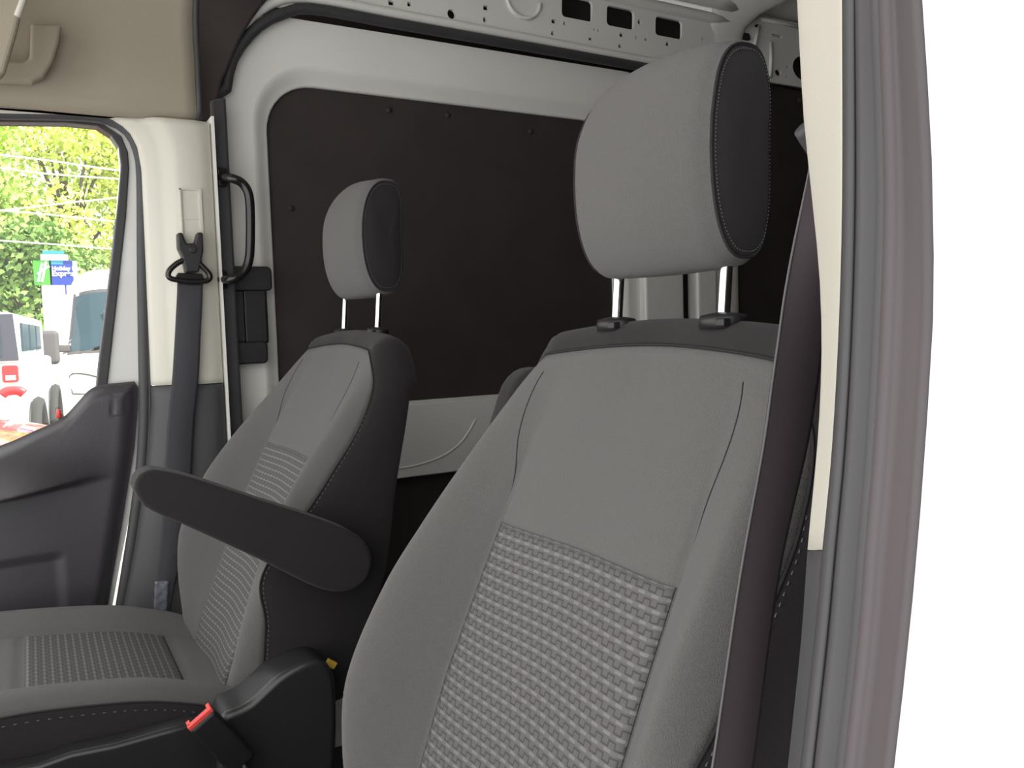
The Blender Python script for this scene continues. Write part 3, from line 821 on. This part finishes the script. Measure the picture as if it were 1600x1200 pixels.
# buckle
BX = -1.30
t0 = at(311, 1119, BX); t1 = at(378, 1190, BX)
ax = (t1 - t0).normalized(); pr = V((0, ax.z, -ax.y)); wv = V((1, 0, 0))
ln = (t1 - t0).length
bu = empty('buckle', t0); put(bu, pas)
halfw = (at(331, 1102, BX) - at(291, 1134, BX)).length/2
body = MB().box(t0 + ax*(ln*.5+.003), (.013, ln*.5, halfw), (wv, ax, pr)).build('buckle_body', M['plastic'], bu, smooth=False, bevel=.006, seg=3)
rbt = MB()
rbt.box(t0 + ax*.001 + wv*.006, (.0055, .0035, halfw*.95), (wv, ax, pr))
rbt.box(t0 + ax*.001 - wv*.002 + pr*(halfw*.80), (.009, .0035, halfw*.14), (wv, ax, pr))
rbt.box(t0 + ax*.001 - wv*.002 - pr*(halfw*.80), (.009, .0035, halfw*.14), (wv, ax, pr))
rbt.build('release_button', M['red'], bu, smooth=False, bevel=.001)['label'] = 'red release button'
MB().tube(crv([t1 + ax*0, t1 + ax*.03 + V((0, .0, -.02)), V((BX-.01, t1.y+.05, .30)), V((BX-.05, t1.y+.06, .22))], 14), .014, 8, flat=.4).build('buckle_stalk', M['plastic'], bu)

# ================================================================ SEAT BELTS, HANDLE
sb = empty('seat_belt', (-1.99, .33, .2)); tag(sb, 'grey seat belt hanging from a black guide on the cream passenger pillar', 'seat belt', 'seat belts')
BXF = -1.985
bl = [(277, 440), (276, 470), (273, 530), (269, 592), (262, 660), (257, 740), (252, 830), (243, 920), (236, 990)]
br = [(317, 440), (316, 470), (313, 530), (310, 592), (303, 660), (299, 740), (293, 830), (272, 920), (262, 990)]
A = crv([at(a, b, BXF - .004*(i > 1)) for i, (a, b) in enumerate(bl)], 50); B = crv([at(a, b, BXF + .004*sin(i)) for i, (a, b) in enumerate(br)], 50)
rows = [[A[i].lerp(B[i], j/10) + V((.0035*sin(pi*j/10)*(1 if i > 3 else .3), 0, 0)) for j in range(11)] for i in range(50)]
o = grid('webbing', rows, M['webbing2'], sb); s_ = o.modifiers.new('s', 'SOLIDIFY'); s_.thickness = .0015
lab = []
for i in range(9):
    L0, R0 = at(242 - i*.2, 908 + i*6.2, BXF+.006), at(264 - i*.3, 908 + i*6.2, BXF+.006)
    lab.append([L0.lerp(R0, j/6) + V((.002*sin(i*2.1+j*1.3), 0, 0)) for j in range(7)])
o = grid('label', lab, mat('pale_label', (.16, .17, .20), .35, noise=.7, nscale=130), sb); o['label'] = 'pale crumpled label'
s_ = o.modifiers.new('s', 'SOLIDIFY'); s_.thickness = .001
# D ring: rounded triangle
dp = [at(a, b, BXF+.006) for a, b in [(292, 404), (302, 404), (318, 418), (328, 430), (325, 438), (312, 440), (295, 440), (280, 438), (265, 434), (264, 424), (276, 412)]]
MB().tube(crv(dp + [dp[0]], 50)[:-1], .0062, 10, closed=True).build('guide_ring', M['satin'], sb)
MB().prism([yz(a, b, BXF+.004) for a, b in [(272, 436), (320, 438), (316, 428), (278, 426)]], BXF-.004, BXF+.007).build('guide_bar', M['satin'], sb, smooth=False, bevel=.002)
ad = [yz(a, b, BXF+.01) for a, b in [(277, 364), (285, 363), (291, 380), (304, 380), (308, 363), (317, 363), (318, 392), (311, 425), (290, 426), (284, 400), (278, 388)]]
adj = MB().prism(ad, BXF-.014, BXF+.012).build('height_adjuster', M['plastic'], sb, smooth=False, bevel=.004, seg=3)
MB().prism(circ(*yz(301, 390, BXF+.012), .008), BXF+.008, BXF+.018).build('adjuster_button', M['plastic'], adj, bevel=.002)
# grab handle
gx = -1.985
gh = MB().tube(crv([at(a, b, X_) for a, b, X_ in [(344, 277, -2.03), (352, 277, -2.005), (364, 279, gx), (378, 286, gx), (388, 302, gx), (391, 330, gx), (391, 380, gx), (388, 410, gx), (378, 428, gx), (362, 436, gx), (352, 437, -2.005), (344, 437, -2.03)]], 70), .0105, 14)
gh = gh.build('grab_handle', M['satin']); tag(gh, 'glossy black tubular grab handle behind the passenger pillar', 'grab handle')
for b in (277, 437):
    p = at(346, b, -2.03)
    MB().prism(rrect(p.y-.010, p.y+.012, p.z-.022, p.z+.022, .006, 3), -2.036, -2.022).build('mount_plate', M['satin'], gh, bevel=.003)

# near belt
nb_ = empty('seat_belt', (-.4, .4, .2)); tag(nb_, 'dark seat belt running down beside the driver seat at the right', 'seat belt', 'seat belts')
NX = -.405
L_ = [(1266, 248), (1263, 268), (1250, 330), (1236, 397), (1224, 465), (1215, 530), (1205, 600), (1191, 700), (1154, 908), (1113, 1190), (1070, 1450)]
R_ = [(1272, 248), (1277, 268), (1286, 330), (1292, 397), (1292, 465), (1288, 530), (1279, 600), (1262, 700), (1217, 908), (1179, 1190), (1140, 1450)]
A = crv([at(a, b, NX) for a, b in L_], 60); B = crv([at(a, b, NX+.028 - .02*min(1, i/6)) for i, (a, b) in enumerate(R_)], 60)
rows = [[A[i].lerp(B[i], j/10) + V((.003*sin(pi*j/10), 0, 0)) for j in range(11)] for i in range(60)]
o = grid('webbing', rows, M['webbing'], nb_); s_ = o.modifiers.new('s', 'SOLIDIFY'); s_.thickness = .0015
MB().tube([p + V((.0008, 0, 0)) for p in A], .0009, 6).build('selvedge', M['thread'], nb_)['label'] = 'pale woven edge'
# loose inner strap behind it, with its own edge
L2 = [(1275, 300), (1278, 420), (1276, 520), (1268, 640), (1262, 720), (1246, 800), (1236, 860), (1222, 940), (1205, 1040), (1190, 1200), (1170, 1450)]
p = at(1264, 228, -.40)
MB().tube(crv([p+V((0, -.006, .012)), p+V((0, .002, .004)), p+V((0, .012, -.004)), p+V((0, .03, -.006))], 14), .008, 12, flat=.7).build('guide_ring', M['rubber2'], nb_)

# ================================================================ OUTSIDE, seen through the passenger window
GZ = -.40
asph = mat('asphalt', (.32, .31, .30), .9, noise=.2, nscale=3)
g = MB().box((-40, 0, GZ-.05), (37.6, 40, .05)).build('ground', asph, smooth=False); tag(g, 'pale sunlit car park beyond the window', 'ground', kind='structure')
def leafmat(name, c):
    Mt = mat(name, c, .7, noise=.45, nscale=.9)
    return Mt
LM = [leafmat('leaves_yellow_green', (.62, .74, .16)), leafmat('leaves_mid_green', (.42, .58, .14)), leafmat('leaves_dark_green', (.20, .34, .08))]
BK = mat('bark', (.16, .13, .10), .9)
def tree(x, y, h, rad, mt, label, lo=.25, n=2600, ls=.15, seed=1):
    rnd = random.Random(seed)
    r = empty('tree', (x, y, GZ)); tag(r, label, 'tree', 'trees beyond the car park')
    mb = MB(); base = V((x, y, GZ)); lumps = []
    topz = GZ + h
    mb.tube([base, base + V((.1, .1, h*.35)), base + V((0, -.15, h*.75))], lambda t: .26*(1-.7*t), 8)
    for i in range(16):
        z = GZ + h*lerp(lo, .92, rnd.random()); a = rnd.random()*2*pi
        k = rad * (1 - .5*((z-GZ)/h)**2) * (.5 + .5*rnd.random())
        c = V((x + k*cos(a), y + k*sin(a), z)); lumps.append((c, rad*rnd.uniform(.28, .5)))
        s_ = base + V((0, 0, max(.8, (z-GZ)*.55)))
        mb.tube([s_, s_.lerp(c, .6) + V((0, 0, .2)), c], lambda t: .09*(1-.75*t), 5)
    mb.build('trunk', BK, r)
    vs, fs = [], []
    for i in range(int(n*1.7)):
        c, q = lumps[rnd.randrange(len(lumps))]
        d = V((rnd.gauss(0, 1), rnd.gauss(0, 1), rnd.gauss(0, 1))).normalized() * q * rnd.random()**.4
        p = c + d; e1 = V((rnd.gauss(0, 1), rnd.gauss(0, 1), rnd.gauss(0, 1))).normalized(); e2 = e1.cross(V((rnd.gauss(0, 1), rnd.gauss(0, 1), rnd.gauss(0, 1)))).normalized()
        s_ = ls*rnd.uniform(.5, 1.2); b = len(vs)
        vs += [p-e1*s_, p-e2*s_*.6, p+e1*s_, p+e2*s_*.6]; fs.append((b, b+1, b+2, b+3))
    link('foliage', vs, fs, mt, r, smooth=False, recalc=False)
tree(-34, .2, 6.0, 2.4, LM[2], 'low dark green tree beside the hotel sign', lo=.12, n=3800, ls=.16, seed=3)
tree(-36, -2.6, 11.5, 3.4, LM[1], 'tall green tree at the left of the window', lo=.3, n=4200, seed=4)
tree(-38, 1.6, 12.5, 3.6, LM[0], 'tall yellow green tree in the middle of the window', lo=.3, n=4400, seed=5)
tree(-37, 5.4, 11.0, 3.2, LM[0], 'tall yellow green tree at the right of the window', lo=.2, n=3600, seed=6)
tree(-42, -.8, 13.0, 4.2, LM[0], 'pale tree behind the tall trees, left of the window centre', lo=.2, n=3200, seed=8)
tree(-43, 3.8, 13.5, 4.2, LM[1], 'green tree furthest back, right of the window centre', lo=.2, n=3200, seed=9)
# wires
wm = mat('pale_wire', (.85, .83, .70), .6)
wl = ['topmost pale overhead wire crossing the trees', 'second pale overhead wire from the top, left part', 'short pale overhead wire over the yellow foliage', 'long pale overhead wire crossing mid window', 'lowest pale overhead wire, just above the blue sign']
for wi, (lb_, pts) in enumerate(zip(wl, ([(-200, 222), (18, 244), (92, 253), (183, 266), (400, 290)], [(-200, 245), (0, 262), (55, 270), (190, 280), (400, 292)], [(-200, 352), (64, 322), (103, 317), (190, 308), (400, 280)], [(-200, 312), (0, 329), (82, 336), (176, 346), (400, 366)], [(-200, 362), (0, 376), (99, 383), (174, 389), (400, 402)]))):
    o = MB().tube(crv([at(a, b, -24.5 - wi*.9) for a, b in pts], 24), .022, 5).build('overhead_wire', wm)
    tag(o, lb_, 'wire', 'overhead wires')

# ---- hotel sign
SX = -28.0
hs = empty('hotel_sign', (SX-.2, yz(88, 450, SX)[0], GZ)); tag(hs, 'green and blue hotel sign with white lettering on a white pylon', 'sign')
blue = mat('sign_blue', (.012, .035, .26), .4); cyan = mat('sign_cyan', (.02, .22, .32), .4); lime = mat('sign_green', (.05, .30, .025), .4); sw = mat('sign_white', (.85, .88, .9), .5)
def pxbox(a, b, c, d, x0, x1): # left, top, right, bottom pixels
    y0, z0 = yz(a, d, x1); y1, z1 = yz(c, b, x1); return MB().prism([(y0, z0), (y1, z0), (y1, z1), (y0, z1)], x0, x1)
y0, z0 = yz(65, 445, SX); y1, z1 = yz(111, 445, SX)
MB().prism([(y0, GZ), (y1, GZ), (y1, z0), (y0, z0)], SX-.5, SX).build('pylon', sw, hs, smooth=False)
MB().prism([(yz(105, 500, SX)[0], GZ+.2), (yz(107, 500, SX)[0], GZ+.2), (yz(107, 500, SX)[0], z0), (yz(105, 500, SX)[0], z0)], SX-.02, SX+.02).build('blue_stripe', blue, hs, smooth=False)
pxbox(54, 407, 79, 445, SX-.45, SX+.06).build('green_panel', lime, hs, smooth=False)
pxbox(79, 407, 113, 445, SX-.45, SX+.06).build('blue_panel', blue, hs, smooth=False)
pxbox(80, 407, 98, 413, SX+.03, SX+.065).build('cyan_patch', cyan, hs, smooth=False)
pxbox(113, 408, 120, 444, SX-.45, SX+.0).build('panel_edge', sw, hs, smooth=False)
pxbox(64, 398, 106, 407, SX-.4, SX+.02).build('top_panel', sw, hs, smooth=False)
pxbox(67, 392, 100, 398, SX-.4, SX+.0).build('cyan_cap', cyan, hs, smooth=False)
# H emblem: two leaning strokes and a cross stroke
hm = MB()
for pts in ([(66, 411), (63, 422), (61, 434), (59, 441)], [(72, 409), (69, 422), (67, 433), (65, 441)], [(58, 429), (64, 424), (70, 420), (77, 416)]):
    hm.tube([at(a, b, SX+.075) for a, b in crv([(a, b, 0) for a, b in pts], 10) and [(q.x, q.y) for q in crv([(a, b, 0) for a, b in pts], 10)]], 0.032, 6, flat=.35, upv=V((0, 1, 0)))
hm.build('emblem', sw, hs)
def text(body_, px, py, size, x, parent, name='lettering', mt=sw):
    c = bpy.data.curves.new(name, 'FONT'); c.body = body_; c.size = size; c.extrude = .01; c.align_x = 'LEFT'; c.offset = .006
    me_o = bpy.data.objects.new('tmp', c); COL.objects.link(me_o)
    dg = bpy.context.evaluated_depsgraph_get(); me = bpy.data.meshes.new_from_object(me_o.evaluated_get(dg))
    bpy.data.objects.remove(me_o)
    p = at(px, py, x)
    for v in me.vertices: v.co = V((p.x + v.co.z, p.y + v.co.x, p.z + v.co.y))
    me.materials.clear(); me.materials.append(mt)
    o = bpy.data.objects.new(name, me); COL.objects.link(o); put(o, parent); return o
text('Holiday Inn', 81, 422, .155, SX+.07, hs); text('Express', 81, 431, .215, SX+.07, hs)

# ---- white van facing the window
carw = mat('car_white', (.80, .80, .78), .25, coat=.3); tire = mat('tyre', (.02, .02, .02), .8); cgl = mat('car_glass', (.03, .055, .07), .15, spec=.3)
dgrey = mat('car_grey', (.07, .065, .068), .7); redl = mat('tail_red', (.62, .03, .03), .3)
VX = -12.5
van = empty('white_van', (VX-2, yz(205, 500, VX)[0], GZ)); tag(van, 'white high roof van parked facing the passenger window', 'van')
vy = yz(224, 500, VX)[0]
sidep = [(0, .35), (.03, .75), (-.02, 1.0), (-.35, 1.18), (-.75, 1.30), (-1.15, 1.75), (-1.5, 2.15), (-1.75, 2.38), (-2.2, 2.58), (-3.0, 2.66), (-5.4, 2.66), (-5.6, 2.4), (-5.6, .4)]
rows = []
SP = crv([(a, b, 0) for a, b in sidep], 60)
for p in SP:
    hw = itp(p.y, [.3, 1.1, 1.4, 2.3, 2.66], [.98, 1.0, .97, .80, .62]); r = []
    for j in range(17):
        s = -1 + 2*j/16; e = abs(s)**4
        r.append((VX + p.x - .22*e*(1 if p.x > -2.6 else 0), vy + s*hw, GZ + p.y - .10*e*(1 if p.y > 1.5 else .3)))
    rows.append(r)
vb = grid('body', rows, carw, van)
# side walls
sw_rows = []
for sgn, j in ((-1, 0), (1, 16)):
    vs = [rows[i][j] for i in range(60)]
    link('side_wall', vs, [tuple(range(60))], carw, van, smooth=False)
def vanpt(s, k, lift=.02):
    i = k*59/1.0; a = int(i); t_ = i-a; jj = (s+1)*8; b_ = int(jj); u_ = jj-b_
    b_ = min(15, b_); a = min(58, a)
    P = lambda ii, j: V(rows[ii][j])
    q = P(a, b_).lerp(P(a, b_+1), u_).lerp(P(a+1, b_).lerp(P(a+1, b_+1), u_), t_)
    return q + V((lift, 0, lift*.6))
def kz(z): # curve parameter at height z on the front
    for i in range(59):
        if SP[i].y <= z < SP[i+1].y and SP[i].x > -3: return (i + (z-SP[i].y)/(SP[i+1].y-SP[i].y))/59
k0, k1 = kz(1.36), kz(2.22)
W1 = [[vanpt(lerp(-.90, .90, j/12), lerp(k0, k1, i/10), .012) for j in range(13)] for i in range(11)]
W0 = [[vanpt(lerp(-.94, .94, j/12), lerp(k0-.008, k1+.008, i/10), .006) for j in range(13)] for i in range(11)]
grid('windscreen_surround', W0, dgrey, van); grid('windscreen', W1, cgl, van)
MB().box(vanpt(-.25, (k0*.5+k1*.5), .03), (.01, .17, .13), (V((.85, 0, .5)), V((0, 1, 0)), V((-.5, 0, .85)))).build('windscreen_card', sw, van, smooth=False)
MB().tube([vanpt(-.6, k0, .03), vanpt(-.3, k0+.01, .05), vanpt(.1, k0+.006, .05)], .018, 6).build('wiper', tire, van)
hl_ = [vanpt(a, kz(b), .012) for a, b in ((-.92, .80), (-.60, .78), (-.52, .88), (-.62, 1.0), (-.92, 1.06))]
MB().tube(crv(hl_ + [hl_[0]], 30)[:-1], .010, 5, closed=True).build('headlight', dgrey, van)
MB().box((VX-.0, vy, GZ+.55), (.06, .7, .12)).build('grille', dgrey, van, smooth=False, bevel=.02)
for s in (-1, 1):
    MB().tube([(VX-.9, vy+s*.98, GZ+.36), (VX-.9, vy+s*.76, GZ+.36)], .36, 20).build('wheel', tire, van)
    MB().tube([(VX-4.6, vy+s*.98, GZ+.36), (VX-4.6, vy+s*.76, GZ+.36)], .36, 20).build('wheel', tire, van)
mc = at(77, 543, VX-1.0)
mo = MB().box(mc, (.08, .125, .24)).build('mirror', dgrey, van, bevel=.06, seg=3)
MB().box(mc + V((0, .17, -.02)), (.04, .09, .05)).build('mirror_arm', dgrey, van, bevel=.02)
MB().box((VX-1.15, vy+1.22, mc.z), (.08, .125, .24)).build('mirror', dgrey, van, bevel=.06, seg=3)

# ---- white off-roader with grey hard top, seen from its rear corner
JX = -8.7
jp = empty('off_roader', (JX-2, yz(10, 560, JX)[0], GZ)); tag(jp, 'white boxy off-roader with dark rear window and red tail light', 'car')
def jq(a, b, X_=JX): return yz(a, b, X_)
jm = MB()
yl = jq(-70, 560)[0]; yr = jq(34, 560)[0]
zr, zbelt = jq(0, 487)[1], jq(0, 568)[1]
# lower body with long side, upper hard top
MB().box((JX-1.9, (yl+yr)/2-.15, (zbelt+GZ+.45)/2), (1.9, (yr-yl)/2+.15, (zbelt-GZ-.45)/2)).build('body', carw, jp, bevel=.04)
MB().prism(rrect(yl-.3, yr-.02, zbelt, zr, [.01, .09, .09, .01], 5), JX-2.9, JX-.04).build('hard_top', carw, jp, bevel=.03)
MB().prism([(yl-.2, zbelt+.02), (jq(29, 560)[0], zbelt+.02), (jq(19, 490)[0], jq(19, 490)[1]), (yl-.2, zr-.04)], JX-.045, JX-.02).build('rear_panel', mat('slate_grey', (.05, .055, .075), .4), jp, smooth=False)
MB().prism([(yl-.2, zbelt+.06), (jq(3, 560)[0], zbelt+.06), (jq(3, 560)[0], zr-.1), (yl-.2, zr-.1)], JX-.022, JX-.012).build('rear_window', cgl, jp, smooth=False)
tl = MB().prism(rrect(*[jq(5, 600)[0], jq(31, 600)[0], jq(0, 598)[1], jq(0, 571)[1]], .02, 3), JX-.01, JX+.05).build('tail_light', redl, jp, bevel=.01)
MB().prism([jq(10, 594), (jq(26, 594)[0], jq(10, 594)[1]), (jq(26, 594)[0], jq(0, 587)[1]), (jq(10, 594)[0], jq(0, 587)[1])], JX+.05, JX+.056).build('reverse_lamp', sw, tl, smooth=False)
for i, (a, b) in enumerate(((.25, .85), (1.0, 1.6), (1.75, 2.3))):
    MB().box((JX-a-(b-a)/2, yr-.012, (zbelt+zr)/2), ((b-a)/2, .012, (zr-zbelt)/2-.10)).build('side_window', cgl, jp, smooth=False)
for a in (.65, 3.2):
    MB().tube([(JX-a, yr+.04, GZ+.40), (JX-a, yr-.22, GZ+.40)], .40, 22).build('wheel', tire, jp)
    MB().tube([(JX-a+.52*cos(t_), yr+.06, GZ+.42+.50*sin(t_)) for t_ in [pi*i/12 for i in range(13)]], .05, 6).build('wheel_arch', tire, jp)

Rj = Matrix.Translation((JX, yr, 0)) @ Matrix.Rotation(radians(-4.6), 4, 'Z') @ Matrix.Translation((-JX, -yr, 0))
for o_ in [c for c in jp.children] + list(tl.children): o_.data.transform(Rj)
# ---- red car just outside the window, bonnet catching the sky
rcm = mat('red_car_paint', (.45, .012, .015), .35, coat=.8)
CX = -5.2
rcar = empty('red_car', (CX-1, yz(0, 650, CX)[0]-.5, GZ)); tag(rcar, 'red car parked close outside the passenger window', 'car')
ry = yz(78, 640, CX)[0]; rz = yz(0, 632, CX)[1] - GZ
rows = []
for i in range(25):
    t_ = -1 + 2*i/24; r = []
    for j in range(25):
        s = -1 + 2*j/24
        e = 1 - .14*abs(s)**3 - .05*abs(t_)**3
        r.append((CX + .0 + t_*.88, ry - 1.6 + s*1.6, GZ + rz*e))
    rows.append(r)
hood = grid('bonnet', rows, rcm, rcar)
bdv = [rows[i][0] for i in range(25)] + [rows[24][j] for j in range(1, 25)] + [rows[i][24] for i in range(23, -1, -1)] + [rows[0][j] for j in range(23, 0, -1)]
grid('body', [bdv, [(x*1.0, y, GZ+.6) for x, y, z in bdv], [(x, y, GZ+.25) for x, y, z in bdv]], rcm, rcar, close_u=True)
for a in (-.9, .9):
    for b in (-.6, -2.7):
        MB().tube([(CX+a*.98, ry+b, GZ+.31), (CX+a*.75, ry+b, GZ+.31)], .31, 20).build('wheel', tire, rcar)
# second red tail light cluster near the off-roader
p = at(20, 614, -6.0)
rd = MB().tube(crv([p+V((0, -.06, -.01)), p+V((0, -.03, .012)), p+V((0, .03, .012)), p+V((0, .06, -.01))], 12), .03, 10, flat=.7).build('mirror', rcm, rcar); rd['label'] = 'red door mirror'
